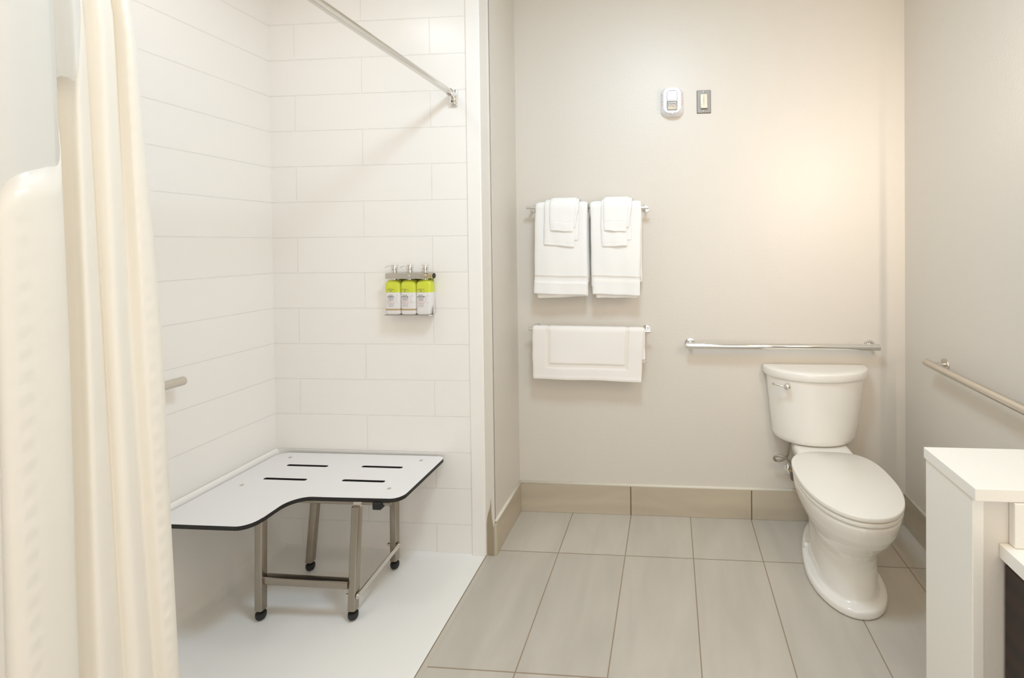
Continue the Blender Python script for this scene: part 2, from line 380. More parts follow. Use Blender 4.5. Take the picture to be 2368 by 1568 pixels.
rod_mount(1, -0.0005); rod_mount(-1, SN-YS+0.0005)

# ---------------------------------------------------------------- shower curtain
cols = [(-0.060, -1.927,1.715, -1.935,1.294, -1.939,0.870),
 (-0.050, -1.918,1.719, -1.924,1.292, -1.914,0.848),
 (-0.045, -1.901,1.727, -1.903,1.288, -1.899,0.835),
 (-0.050, -1.871,1.742, -1.869,1.282, -1.873,0.811),
 (-0.060, -1.850,1.753, -1.845,1.277, -1.844,0.783),
 (-0.078, -1.838,1.760, -1.829,1.274, -1.828,0.768),
 (-0.100, -1.826,1.767, -1.818,1.271, -1.817,0.757),
 (-0.105, -1.815,1.773, -1.807,1.269, -1.809,0.748),
 (-0.095, -1.810,1.775, -1.802,1.268, -1.802,0.743),
 (-0.082, -1.810,1.774, -1.802,1.268, -1.796,0.738),
 (-0.088, -1.798,1.781, -1.787,1.265, -1.775,0.719),
 (-0.098, -1.786,1.787, -1.769,1.262, -1.755,0.700),
 (-0.088, -1.780,1.789, -1.768,1.262, -1.751,0.696),
 (-0.083, -1.773,1.793, -1.762,1.260, -1.742,0.689),
 (-0.090, -1.756,1.802, -1.746,1.257, -1.723,0.671),
 (-0.096, -1.745,1.807, -1.733,1.254, -1.710,0.659),
 (-0.082, -1.744,1.808, -1.723,1.253, -1.702,0.653),
 (-0.080, -1.737,1.811, -1.706,1.249, -1.689,0.641),
 (-0.092, -1.723,1.818, -1.688,1.246, -1.673,0.625),
 (-0.125, -1.700,1.831, -1.662,1.240, -1.647,0.600),
 (-0.170, -1.676,1.846, -1.638,1.236, -1.625,0.576)]
zbs = [1.47, 1.475, 1.50, 1.515, 1.525, 1.57, 1.64, 1.66, 1.66, 1.66, 1.75, 1.85, 1.9, 1.92, 1.94, 1.96, 1.97, 1.98, 1.99, 2.0, 2.0]
def cat(P, n):     # smooth curve through the control columns
    out = []
    for i in range(len(P)-1):
        p0, p1, p2, p3 = P[max(i-1, 0)], P[i], P[i+1], P[min(i+2, len(P)-1)]
        for k in range(n):
            t_ = k/n
            out.append([0.5*((2*b_)+(-a_+c_)*t_+(2*a_-5*b_+4*c_-d_)*t_**2+(-a_+3*b_-3*c_+d_)*t_**3) for a_, b_, c_, d_ in zip(p0, p1, p2, p3)])
    out.append(list(P[-1])); return out
def curt_pts(z):
    r = []
    for c in cols:
        x, y0, z0, y1, z1, y2, z2 = c
        # quadratic through the three measured heights, flattened outside them
        if z > z1: y = y1+(y0-y1)*min((z-z1)/(z0-z1), 1.5)
        else: y = y1+(y2-y1)*min((z1-z)/(z1-z2), 1.25)
        k = max(0.0, min(1.0, (z-1.75)/0.3)); xx = x + (-0.150-x)*0.75*k*k*(3-2*k)   # gathers onto the rod
        xx = xx - 0.0 if z > 0.9 else xx + 0.006*(0.9-z)
        r.append((xx, y))
    return r
def curtain_rows(z0, z1, n): return [z0+(z1-z0)*i/n for i in range(n+1)]
NS = 7
def curtain_mesh(lower):
    b = NB(); uv = b.loops.layers.uv.new('UVMap')
    zb = [q[0] for q in cat([(z,) for z in zbs], NS)]
    n = 34 if lower else 14; grid = []; arcs = []
    base_pts = cat(curt_pts(1.2), NS); L = [0.0]
    for p, q in zip(base_pts, base_pts[1:]): L.append(L[-1]+math.hypot(q[0]-p[0], q[1]-p[1]))
    cache = {}
    for i in range(n+1):
        row = []
        for s in range(len(zb)):
            z = (0.045+(zb[s]-0.045)*i/n) if lower else (zb[s]+(2.060-zb[s])*i/n)
            key = round(z, 2)
            if key not in cache: cache[key] = cat(curt_pts(key), NS)
            k2 = round(key+0.01, 2)
            if k2 not in cache: cache[k2] = cat(curt_pts(k2), NS)
            fr = (z-key)/0.01; a, c = cache[key][s], cache[k2][s]
            row.append((b.verts.new((a[0]+(c[0]-a[0])*fr, a[1]+(c[1]-a[1])*fr, z)), (L[s], z)))
        grid.append(row)
    for i in range(n):
        for s in range(len(zb)-1):
            q = [grid[i][s], grid[i][s+1], grid[i+1][s+1], grid[i+1][s]]
            f = b.faces.new([v[0] for v in q])
            for l, v in zip(f.loops, q): l[uv].uv = v[1]
    return b
t = thing('shower_curtain', 'cream shower curtain gathered in folds, with a sheer white panel at the top', 'shower curtain')
o = obj('cloth_panel', curtain_mesh(True), M_curtain, t, True); o['label'] = 'cream cloth panel'
o.modifiers.new('thick', 'SOLIDIFY').thickness = 0.0012
o = obj('sheer_panel', curtain_mesh(False), M_sheer, t, True); o['label'] = 'sheer white window panel'

# ---------------------------------------------------------------- rails and grab bars
def rail(name, label, cat_, p0, p1, r, posts, wall, fl_r, m, group=None, end=0.003, post_r=None, offs=0.0):
    """p0, p1 bar ends; posts: points along bar; wall: vector from the bar to the wall surface"""
    t = thing(name, label, cat_, p0, group); P0 = Vector(p0); d = Vector(p1)-P0; w = Vector(wall); wn = w.normalized()
    b = NB(); tube(b, [(0, 0, 0), d*0.5, d], r, 28, round_end=end); obj('bar', b, m, t, 35)
    for k in posts:
        q = d*k + Vector((0, 0, offs)); b = NB(); pr_ = post_r or r*0.62
        tube(b, [q, q+w*0.985], pr_, 20); o = obj('post', b, m, t, 35)
        b = NB(); a = q+w*0.999; tube(b, [a, a-wn*0.0035, a-wn*0.006, a-wn*0.0075], [fl_r, fl_r, fl_r*0.96, fl_r*0.6], 32); obj('flange', b, m, t, 35)
    return t
rail('grab_bar', 'polished horizontal grab bar above the toilet tank on the back wall', 'grab bar', (0.874, -0.060, 0.891), (1.806, -0.060, 0.888), 0.0158, (0.025, 0.970), (0, 0.060, 0), 0.026, M_chrome, 'grab bars', 0.002)
rail('grab_bar', 'satin grab bar on the right wall above the white ledge', 'grab bar', (XR-0.060, -0.311, 0.880), (XR-0.060, -1.20, 0.872), 0.0158, (0.045, 0.955), (0.060, 0, 0), 0.028, M_satin, 'grab bars', 0.003)
rail('grab_bar', 'short visible end of a satin grab bar beside the shower curtain', 'grab bar', (XS+0.060, -0.843, 0.915), (XS+0.060, -1.60, 0.917), 0.0165, (0.062, 0.93), (-0.060, 0, 0), 0.028, M_satin, 'grab bars', 0.005)
rail('towel_bar', 'upper chrome towel bar holding the two stacks of white towels', 'towel bar', (0.074, -0.070, 1.590), (0.697, -0.070, 1.580), 0.0080, (0.035, 0.968), (0, 0.070, 0), 0.019, M_chrome, 'towel bars', 0.0015, 0.007)
rail('towel_bar', 'lower chrome towel bar carrying the white bath mat', 'towel bar', (0.079, -0.070, 0.971), (0.702, -0.070, 0.962), 0.0080, (0.045, 0.955), (0, 0.070, 0), 0.021, M_chrome, 'towel bars', 0.0015, 0.007)

# ---------------------------------------------------------------- towels
def drape(b, x0, x1, zbar, ybar, rad, zf, zb, thick, seed, wav=0.003, x0b=None, x1b=None, ripple=None, skew=0.0, edge_r=0.4, slope=0.0, nx=22, nf=26, matf=None):
    """closed, softly wavy cloth hung over a bar: back hem, over the bar, front hem"""
    rnd = random.Random(seed); ph = [rnd.uniform(0, 6.28) for _ in range(8)]
    x0b = x0 if x0b is None else x0b; x1b = x1 if x1b is None else x1b
    path = []; nb, na = 7, 9
    for i in range(nb): path.append((ybar+rad, zb+(zbar-zb)*i/nb, 0, 1.0*(1-i/nb)))
    for i in range(na+1):
        a = PI*i/na; path.append((ybar+rad*math.cos(a), zbar+rad*math.sin(a), 1, 0))
    for i in range(1, nf+1): path.append((ybar-rad, zbar+(zf-zbar)*i/nf, 2, i/nf))
    n = len(path); rows_o = []; rows_i = []
    for j in range(nx+1):
        u = j/nx; ro = []; ri = []
        # soft rounded edge
        e = min(u, 1-u)*nx; tk = thick*(edge_r+(1-edge_r)*min(1, e/1.6)**0.5)
        for i, (y, z, kind, f) in enumerate(path):
            if i == 0: dy, dz = path[1][0]-y, path[1][1]-z
            elif i == n-1: dy, dz = y-path[i-1][0], z-path[i-1][1]
            else: dy, dz = path[i+1][0]-path[i-1][0], path[i+1][1]-path[i-1][1]
            l = math.hypot(dy, dz) or 1; ny, nz = dz/l, -dy/l      # towards the outside
            fx = f if kind == 2 else 0
            xa = x0+(x0b-x0)*fx; xb = x1+(x1b-x1)*fx
            x = xa+(xb-xa)*u + (0.0012*math.sin(5.5*f+ph[0])+0.0006*math.sin(17*f+ph[6]))*(1 if u > .9 or u < .1 else 0)
            w = wav*(math.sin(u*7+ph[1]+2.2*f)*0.6+math.sin(u*15+ph[2]-3*f)*0.3+math.sin(3*u-7*f+ph[3])*0.4)*(f if kind == 2 else 0.25*f)
            dzh = 0.0 if kind != 2 else (0.0018*math.sin(u*4+ph[4])+0.0008*math.sin(u*13+ph[5]))*f + skew*(u-0.5)*f
            zz = z+dzh+slope*(u-0.5)
            rp = ripple(u, z, kind) if ripple else 0.0
            ok = tk+rp
            ro.append(Vector((x, y + (-w if kind == 2 else 0)+ny*ok, zz+nz*ok)))
            ri.append(Vector((x, y + (-w if kind == 2 else 0), zz)))
        rows_o.append(ro); rows_i.append(ri)
    O = [[b.verts.new(p) for p in r] for r in rows_o]; I = [[b.verts.new(p) for p in r] for r in rows_i]
    for j in range(nx):
        for i in range(n-1):
            f_ = b.faces.new((O[j][i], O[j+1][i], O[j+1][i+1], O[j][i+1])); b.faces.new((I[j][i+1], I[j+1][i+1], I[j+1][i], I[j][i]))
            if matf: f_.material_index = matf((j+0.5)/nx, (path[i][1]+path[i+1][1])/2, path[i+1][2])
        b.faces.new((O[j][0], I[j][0], I[j+1][0], O[j+1][0])); b.faces.new((O[j][-1], O[j+1][-1], I[j+1][-1], I[j][-1]))
    for i in range(n-1):
        b.faces.new((O[0][i], O[0][i+1], I[0][i+1], I[0][i])); b.faces.new((O[-1][i], I[-1][i], I[-1][i+1], O[-1][i+1]))
def smooth_sub(o, lv=1):
    m = o.modifiers.new('sub', 'SUBSURF'); m.levels = lv; m.render_levels = lv
def band(z0, z1, d):      # flat woven band between two heights, ridges at its borders
    def f(u, z, kind):
        if kind != 2: return 0.0
        if z0 < z < z1: return -d
        if abs(z-z0) < 0.006 or abs(z-z1) < 0.006: return d*0.3
        return 0.0
    return f
ZB, YB = 1.5845, -0.070
# bath towels
def bath_towel(label, x0, x1, x0b, x1b, zf, seed, skew, left):
    b = NB()
    drape(b, x0, x1, ZB, YB, 0.0215, zf, 1.20, 0.011, seed, 0.006, x0b, x1b, band(1.213, 1.241, 0.0038), skew, nf=60, matf=lambda u, z, k: 1 if k == 2 and 1.213 < z < 1.241 and not 1.218 < z < 1.236 else 0)
    drape(b, x0+0.012, x1-0.004, ZB, YB, 0.0125, zf-0.016, 1.22, 0.007, seed, 0.006, x0b+0.016, x1b-0.012, None, -skew*0.5)
    if left: drape(b, x0+0.02, x1+0.001, ZB, YB, 0.0170, zf-0.012, 1.22, 0.003, seed, 0.006, x0b+0.03, x1b+0.004, None, 0)
    else: drape(b, x0+0.001, x1-0.02, ZB, YB, 0.0165, zf+0.040, 1.22, 0.003, seed, 0.006, x0b-0.006, x1b-0.03, None, 0)
    o = obj('bath_towel', b, [M_towel, M_weave_shade], None, True); smooth_sub(o); return tag(o, label, 'towel', 'white towels on the upper bar')
bath_towel('large folded white bath towel on the left half of the upper bar', 0.127, 0.391, 0.113, 0.386, 1.150, 11, -0.012, True)
bath_towel('large folded white bath towel on the right half of the upper bar', 0.404, 0.660, 0.413, 0.650, 1.147, 21, -0.006, False)
def hand_towel(label, x0, x1, x0b, x1b, zf, seed, skew):
    b = NB(); drape(b, x0, x1, ZB, YB, 0.0362, zf, 1.40, 0.008, seed, 0.003, x0b, x1b, band(zf+0.012, zf+0.018, 0.0008), skew, nx=16)
    drape(b, x0+0.02, x1+0.012, ZB, YB, 0.0338, zf+0.030, 1.42, 0.002, seed, 0.003, x0b+0.03, x1b+0.020, None, 0, nx=12)
    o = obj('hand_towel', b, M_towel, None, True); smooth_sub(o); return tag(o, label, 'towel', 'white hand towels on the bath towels')
hand_towel('white hand towel hung over the left bath towel, under the left washcloth', 0.176, 0.340, 0.173, 0.328, 1.392, 31, -0.010)
hand_towel('white hand towel hung over the right bath towel, under the right washcloth', 0.462, 0.598, 0.461, 0.590, 1.388, 41, 0.0)
def washcloth(label, x0, x1, x0b, x1b, zf, seed):
    b = NB(); drape(b, x0, x1, ZB, YB, 0.0472, zf, 1.45, 0.006, seed, 0.002, x0b, x1b, band(1.508, 1.514, 0.0008), -0.004, nx=14)
    drape(b, x0+0.01, x1+0.014, ZB, YB, 0.0450, zf+0.02, 1.45, 0.0018, seed, 0.002, x0b+0.02, x1b+0.012, None, 0, nx=10)
    o = obj('washcloth', b, M_towel, None, True); smooth_sub(o); return tag(o, label, 'washcloth', 'white washcloths on the hand towels')
washcloth('small white washcloth on top of the left towel stack', 0.205, 0.338, 0.206, 0.322, 1.466, 51)
washcloth('small white washcloth on top of the right towel stack', 0.476, 0.602, 0.476, 0.586, 1.464, 61)
# bath mat
def mat_rip(u, z, kind):
    if kind == 2 and z < 0.735: return 0.0014
    x = u
    inn = 0.155 < x < 0.84 and z > 0.80
    near = (0.125 < x <= 0.155 or 0.84 <= x < 0.87) and z > 0.775 or (0.125 < x < 0.87 and 0.775 < z <= 0.80)
    if kind == 1: return -0.002 if (0.125 < x <= 0.155 or 0.84 <= x < 0.87) else 0
    if near: return -0.0040
    return 0.0012 if inn else 0.0
b = NB(); drape(b, 0.101, 0.667, 0.9685, YB, 0.0125, 0.716, 0.83, 0.007, 71, 0.0035, 0.101, 0.652, mat_rip, -0.006, 0.5, -0.008, nx=72, nf=48, matf=lambda u, z, k: 1 if (k > 0 and ((0.125 < u <= 0.155 or 0.84 <= u < 0.87) and z > 0.775 or (0.125 < u < 0.87 and 0.775 < z <= 0.797)) or k == 2 and z < 0.726) else 0)  # shading of the border grooves is put into the darker weave colour
drape(b, 0.45, 0.674, 0.9685, YB, 0.0088, 0.825, 0.80, 0.002, 71, 0.0035, 0.45, 0.674, None, 0, 0.8, -0.006, nx=10)
o = obj('bath_mat', b, [M_matcloth, M_weave_shade], None, True); smooth_sub(o); tag(o, 'white bath mat with embossed border folded over the lower bar', 'bath mat')

# ---------------------------------------------------------------- fire alarm and wall plate
t = thing('fire_alarm', 'white wall fire alarm with clear strobe lens and red lettering on both sides', 'fire alarm', (0.8165, 0, 2.114))
def rring(w, h, r, y, n=8, dz=0.0): return [Vector((p[0], y, p[1]+dz)) for p in rrect(-w/2, -h/2, w/2, h/2, r, n)]
b = NB(); loft(b, [rring(0.112, 0.144, 0.030, 0), rring(0.114, 0.146, 0.032, -0.006), rring(0.110, 0.142, 0.032, -0.018), rring(0.092, 0.128, 0.030, -0.040), rring(0.084, 0.122, 0.028, -0.044)])
obj('housing', b, M_wplastic, t, 35)
b = NB(); plate(b, rrect(-0.0385, -0.062, 0.0385, 0.062, 0.022, 8), [rrect(-0.027, -0.048, 0.027, 0.048, 0.010, 6)], 0.0, 0.008, lambda x, y, z: Vector((x, -0.043-z, y))); obj('face_frame', b, M_wplastic, t, 40)
b = NB(); loft(b, [[Vector((x, y, z)) for x, y, z in ((-0.026, -0.044, z_), (-0.024, y_, z_), (0.024, y_, z_), (0.026, -0.044, z_))] for z_, y_ in ((0.048, -0.046), (0.044, -0.056), (0.02, -0.060), (-0.002, -0.060), (-0.010, -0.052), (-0.011, -0.046))]); obj('reflector_hood', b, M_wplastic, t, 50)
b = NB(); loft(b, [rring(0.052, 0.044, 0.006, -0.044, 4, -0.028), rring(0.051, 0.043, 0.006, -0.058, 4, -0.028), rring(0.046, 0.038, 0.006, -0.062, 4, -0.028)]); o = obj('strobe_lens', b, M_lens, t, 40); o['label'] = 'clear strobe lens'
b = NB(); box(b, (-0.024, -0.049, -0.046), (0.024, -0.0445, -0.010), 0.002, 1); box(b, (-0.018, -0.055, -0.030), (-0.004, -0.049, -0.022), 0.002, 2); box(b, (0.004, -0.055, -0.034), (0.014, -0.049, -0.018), 0.002, 2); tube(b, [(-0.020, -0.053, -0.014), (0.020, -0.053, -0.014)], 0.003, 10); obj('flash_tube', b, M_mirror, o, 40)
b = NB(); lathe(b, [(0.0, -0.050), (0.005, -0.049), (0.0065, -0.044), (0.0065, -0.030)], (0, 0, -0.062), 'Y', 20); obj('latch', b, M_wplastic, t, 40)
for sx in (-1, 1):
    for k, ch in enumerate('FIRE'):
        z = 0.030-k*0.0155
        text('lettering', ch, 0.0125, (sx*0.0502, -0.0303, z), (PI/2, 0, sx*0.95), M_red, t, ext=0.0003, sx=0.8, bold=0.0003)
t = thing('wall_plate', 'stainless steel wall plate with a cream rocker, right of the fire alarm', 'wall plate', (0.9765, 0, 2.1145))
b = NB(); loft(b, [rring(0.0705, 0.1165, 0.003, 0, 4), rring(0.0700, 0.1160, 0.003, -0.003, 4), rring(0.0650, 0.1110, 0.002, -0.0062, 4)]); obj('plate', b, M_plate, t, 30)
b = NB(); box(b, (-0.0172, -0.0165, -0.034), (0.0168, -0.004, 0.036), 0.0035, 3); box(b, (-0.0165, -0.020, -0.036), (0.0175, -0.012, -0.020), 0.003, 2, Matrix.Rotation(0.15, 3, 'X')); obj('rocker', b, M_ivory, t, 40)
b = NB(); box(b, (-0.0045, -0.0180, -0.026), (0.0025, -0.0160, 0.030), 0.0008, 1); o = obj('slide_channel', b, mat('channel_beige', srgb(214, 203, 182), 0.5), t)
b = NB(); cyl(b, (-0.001, -0.018, 0.002), (-0.001, -0.0192, 0.002), 0.0020, 12); obj('indicator', b, mat('olive_dot', srgb(170, 160, 110), 0.5), t)
for z in (0.0475, -0.0475):
    b = NB(); lathe(b, [(0.0, -0.0082), (0.003, -0.0080), (0.0040, -0.0062), (0.0040, -0.005)], (0, 0, z), 'Y', 16); obj('screw', b, M_chrome, t, 40)

# ---------------------------------------------------------------- soap dispenser bracket and bottles
t = thing('dispenser_bracket', 'stainless wall bracket locking three pump bottles to the shower wall', 'bracket', (-0.36, YS, 1.10))
L = lambda x, y, z: (x+0.36, y-YS, z-1.10)
b = NB(); box(b, L(-0.459, YS-0.0025, 1.092), L(-0.2650, YS, 1.2775), 0.001, 1); obj('back_plate', b, M_mirror, t)
b = NB(); plate(b, [(-0.466, -0.428), (-0.262, -0.428), (-0.2480, -0.420), (-0.2630, YS-0.003), (-0.459, YS-0.003)], [], 1.0930, 1.0962, lambda x, y, z: Vector(L(x, y, z))); obj('tray', b, M_steel, t)
b = NB(); plate(b, [(YS-0.003, 1.092), (-0.420, 1.092), (-0.420, 1.112), (-0.40, 1.138), (YS-0.003, 1.165)], [], 0, 0.0018, lambda x, y, z: Vector(L(-0.2475-(x+0.42)*0.36+z, x, y))); obj('side_gusset', b, M_steel, t)
b = NB(); box(b, L(-0.4575, -0.4320, 1.2560), L(-0.2790, -0.4300, 1.2805), 0.0008, 1); box(b, L(-0.4575, -0.4300, 1.2785), L(-0.2650, YS-0.002, 1.2805), 0.0006, 1); obj('neck_bar', b, M_satin, t)
b = NB(); tube(b, [L(-0.2780, -0.418, 1.2682), L(-0.2420, -0.418, 1.2682)], 0.0118, 28); tube(b, [L(-0.2800, -0.418, 1.2682), L(-0.2740, -0.418, 1.2682)], 0.0132, 28); o = obj('lock_barrel', b, mat('brassy_steel', (0.70, 0.60, 0.42), 0.12, 1.0), t, 40); o['label'] = 'brass toned lock barrel'
b = NB(); cyl(b, L(-0.2420, -0.418, 1.2682), L(-0.2385, -0.418, 1.2682), 0.0118, 24); obj('lock_cap', b, M_edge, t, 40)
b = NB(); cyl(b, L(-0.3480, -0.4320, 1.2690), L(-0.3480, -0.4332, 1.2690), 0.0055, 20); cyl(b, L(-0.3480, -0.4332, 1.2690), L(-0.3480, -0.4338, 1.2690), 0.0020, 12); obj('rivet', b, M_chrome, t, 40)

def sq(w, d, z, e=4.0, n=48, cx=0.0, cy=0.0):
    out = []
    for k in range(n):
        a = 2*PI*k/n; c, s = math.cos(a), math.sin(a)
        out.append(Vector((cx+abs(c)**(2/e)*math.copysign(w/2, c), cy+abs(s)**(2/e)*math.copysign(d/2, s), z)))
    return out
def bottle(cx, word, label, nozzle_dir, amber, tdx):
    t = thing('pump_bottle', label, 'pump bottle', (cx, -0.4008, 1.0964), 'pump bottles in the shower bracket'); w, d = 0.0705, 0.048
    zb_ = 0.0985
    b = NB(); loft(b, [sq(w*0.90, d*0.9, 0), sq(w*0.97, d*0.97, 0.0025), sq(w, d, 0.007), sq(w, d, zb_)]); obj('body', b, M_bottle, t, 50)
    b = NB(); loft(b, [sq(w+0.0003, d+0.0003, zb_), sq(w+0.0003, d+0.0003, 0.128), sq(w*0.985, d*0.985, 0.1355), sq(w*0.93, d*0.93, 0.1425, 3.6), sq(w*0.80, d*0.84, 0.1482, 3.2), sq(w*0.60, d*0.68, 0.1515, 2.8), sq(0.026, 0.026, 0.1530, 2.2)])
    o = obj('shoulder', b, M_green, t, 50); o['label'] = 'lime green shoulder'
    if amber:
        b = NB(); loft(b, [sq(w+0.0004, d+0.0004, 0.0190), sq(w+0.0004, d+0.0004, 0.0262)], cap=False); o = obj('liquid_line', b, M_amber, t, 50); o['label'] = 'amber liquid line'
    b = NB(); lathe(b, [(0.0105, 0.1525), (0.0110, 0.1580), (0.0070, 0.1590), (0.0070, 0.1850), (0.0108, 0.1860), (0.0118, 0.1980), (0.0142, 0.2000), (0.0142, 0.2195), (0.0136, 0.2208), (0.0, 0.2210)], (0, 0, 0), 'Z', 28); pm = obj('pump', b, M_chrome, t, 40)
    nd_ = Vector(nozzle_dir).normalized(); s0 = Vector((0, 0, 0.2160))+nd_*0.010
    b = NB(); tube(b, [s0, s0+nd_*0.012, s0+nd_*0.020+Vector((0, 0, -0.0015)), s0+nd_*0.027+Vector((0, 0, -0.005)), s0+nd_*0.031+Vector((0, 0, -0.0085))], 0.0019, 10); obj('nozzle', b, M_chrome, pm, True)
    yf = -d/2-0.0006
    def tx(body, size, x, zz, m, sx=1.0, bold=0.0): return text('lettering', body, size, (x+tdx, yf, zz), UP, m, t, sx=sx, bold=bold, ext=0.0001)
    b = NB(); n = 14     # emblem on the shoulder: arched name above a small ringed drop
    for k in range(n):
        a = math.radians(150-120*k/(n-1)); p = (math.cos(a)*0.019+tdx, 0.1050+math.sin(a)*0.0085)
        box(b, (p[0]-0.0008, yf-0.0002, p[1]-0.0009), (p[0]+0.0007, yf+0.0002, p[1]+(0.0013 if k % 3 else 0.0002)))
    lathe(b, [(0.0034, yf-0.0002), (0.0034, yf+0.0002)], (tdx, 0, 0.1065), 'Y', 20)
    box(b, (tdx-0.019, yf-0.0002, 0.1005), (tdx+0.018, yf+0.0002, 0.1009)); obj('emblem', b, M_greenink, t)
    b = NB(); tube(b, [(tdx, yf-0.0003, 0.1083), (tdx, yf-0.0003, 0.1065), (tdx, yf-0.0003, 0.1045)], [0.0003, 0.0014, 0.0011], 8); obj('emblem_drop', b, M_bottle, t)
    tx('Restoring', 0.0052, 0, 0.0868, M_ink, 0.95)
    tx(word, 0.0080, 0, 0.0790, M_ink, 0.80 if len(word) < 9 else 0.66, 0.00012)
    tx('Strengthening', 0.0052, 0, 0.0716, M_ink, 0.95); tx('Rosemary', 0.0050, 0, 0.0660, M_ink, 1.0)
    b = NB(); plate(b, rrect(-0.0150, 0.0500, 0.0150, 0.0615, 0.0014, 3), [rrect(-0.0142, 0.0508, 0.0142, 0.0607, 0.0009, 3)], 0, 0.0003, lambda x, y, zz: Vector((x+tdx, yf+0.0001-zz, y))); obj('label_frame', b, M_pinkink, t)
    b = NB()
    for k, ww in enumerate((0.011, 0.009)): box(b, (tdx-ww, yf-0.0002, 0.0572-k*0.0034), (tdx+ww*0.8, yf+0.0002, 0.0577-k*0.0034))
    for k, ww in enumerate((0.014, 0.013, 0.0135, 0.012, 0.0135)): box(b, (tdx-ww, yf-0.0002, 0.0465-k*0.0028), (tdx+ww, yf+0.0002, 0.0469-k*0.0028))
    rounds = ((0.0225, 0.0690, 0.0100, 0.0165),) if tdx < -0.008 else ((0.0270, 0.0690, 0.0080, 0.0165), (-0.0330, 0.069, 0.006, 0.014))
    for (ex, ez, rx, rz) in rounds:      # pale botanical roundel at the label's edge
        n = 28
        for k in range(n):
            a0, a1 = 2*PI*k/n, 2*PI*(k+1)/n; q = []
            if max(abs(ex+math.cos(a0)*rx), abs(ex+math.cos(a1)*rx)) > w/2-0.006: continue
            for a, s_ in ((a0, 1), (a1, 1), (a1, 0.93), (a0, 0.93)): q.append((ex+math.cos(a)*rx*s_, ez+math.sin(a)*rz*s_))
            b.faces.new([b.verts.new((x, yf, zz)) for x, zz in q])
    obj('small_print', b, M_lightink, t); return t
bottle(-0.4325, 'SHAMPOO', 'shampoo pump bottle, leftmost in the shower bracket', (-1, -0.15, 0), True, -0.005)
bottle(-0.3605, 'SHOWER GEL', 'shower gel pump bottle, middle one in the shower bracket', (-1, -0.15, 0), True, -0.011)
bottle(-0.2890, 'CONDITIONER', 'conditioner pump bottle, rightmost and milky white at the bottom', (0.15, -1, 0), False, -0.0095)

# ---------------------------------------------------------------- folding shower seat
t = thing('folding_bench', 'L-shaped white folding shower seat with black edge on steel legs', 'bench', (-0.6, -0.63, 0))
A = lambda x, y, z=0: Vector((x+0.6, y+0.63, z))
out = []
out += arc(-0.262, -0.700, 0.045, 0, -90, 8)                              # front right corner
out += [(-0.52, -0.750)]
out += arc(-0.562, -0.8235, 0.0735, 90, 180, 12)                           # inner corner
out += [(-0.635, -0.89)]
out += arc(-0.690, -0.898, 0.053, 0, -90, 8)                              # arm's corner
out += [(-0.86, -0.952)]
out += arc(-0.975, -0.922, 0.030, -90, -180, 6)
out += arc(-0.958, -0.432, 0.047, 180, 90, 8)
out += arc(-0.246, -0.412, 0.030, 90, 0, 6)
out = out[::-1]
def slot(x0, x1, y, h=0.0155): return rrect(x0, y-h/2, x1, y+h/2, h/2*0.98, 5)
holes = [slot(-0.872, -0.685, -0.5065), slot(-0.535, -0.352, -0.4990), slot(-0.873, -0.687, -0.6260), slot(-0.537, -0.356, -0.6205)]
b = NB(); plate(b, out, holes, 0.4350, 0.450, lambda x, y, z: A(x, y, z), 0, 1); o = obj('seat_panel', b, [M_phen, M_edge], t); o['label'] = 'white seat panel with black edge'
bv = o.modifiers.new('bev', 'BEVEL'); bv.width = 0.0008; bv.segments = 1; bv.limit_method = 'ANGLE'; bv.material = 1
for x, y in ((-0.9188, -0.4353), (-0.3062, -0.4292), (-0.3054, -0.6733), (-0.9163, -0.6839)):
    b = NB(); lathe(b, [(0.0, 0.4515), (0.0065, 0.4512), (0.0080, 0.4501), (0.0080, 0.449)], A(x, y), 'Z', 20); obj('screw', b, M_satin, t, 40)
def leg(x, y, xt, yt, ztop, rotz=0.0):
    foot_z = 0.036; d = Vector((xt-x, yt-y, ztop-foot_z)); n = 5
    b = NB(); h = 0.0150
    rings = []
    for k in (0.0, 1.0):
        c = A(x, y, foot_z)+d*k; rings.append([c+Vector((p[0], p[1], 0)) for p in rrect(-h, -h, h, h, 0.0055, 4)])
    loft(b, rings); l = obj('leg', b, M_leg, t, 30)
    b = NB(); cyl(b, A(x, y, 0.022), A(x, y, 0.038), 0.006, 14); obj('foot_stem', b, M_satin, l, 40)
    b = NB(); lathe(b, [(0.0, 0.0), (0.0135, 0.001), (0.0170, 0.007), (0.0185, 0.016), (0.0175, 0.024), (0.009, 0.028), (0.0, 0.028)], A(x, y), 'Z', 24); o = obj('foot', b, M_black, l, 50); o['label'] = 'black rubber foot'
leg(-0.7510, -0.785, -0.742, -0.785, 0.432); leg(-0.4010, -0.761, -0.391, -0.742, 0.418)
leg(-0.4060, -0.4785, -0.401, -0.478, 0.418); leg(-0.7690, -0.512, -0.7300, -0.508, 0.418)
b = NB(); loft(b, [[A(x, -0.776+(x+0.75)*0.04, 0)+Vector((0, p[0], p[1]+z)) for p in rrect(-0.0145, -0.0145, 0.0145, 0.0145, 0.005, 4)] for x, z in ((-0.736, 0.1450), (-0.412, 0.1330))]); obj('stretcher', b, M_leg, t, 30)
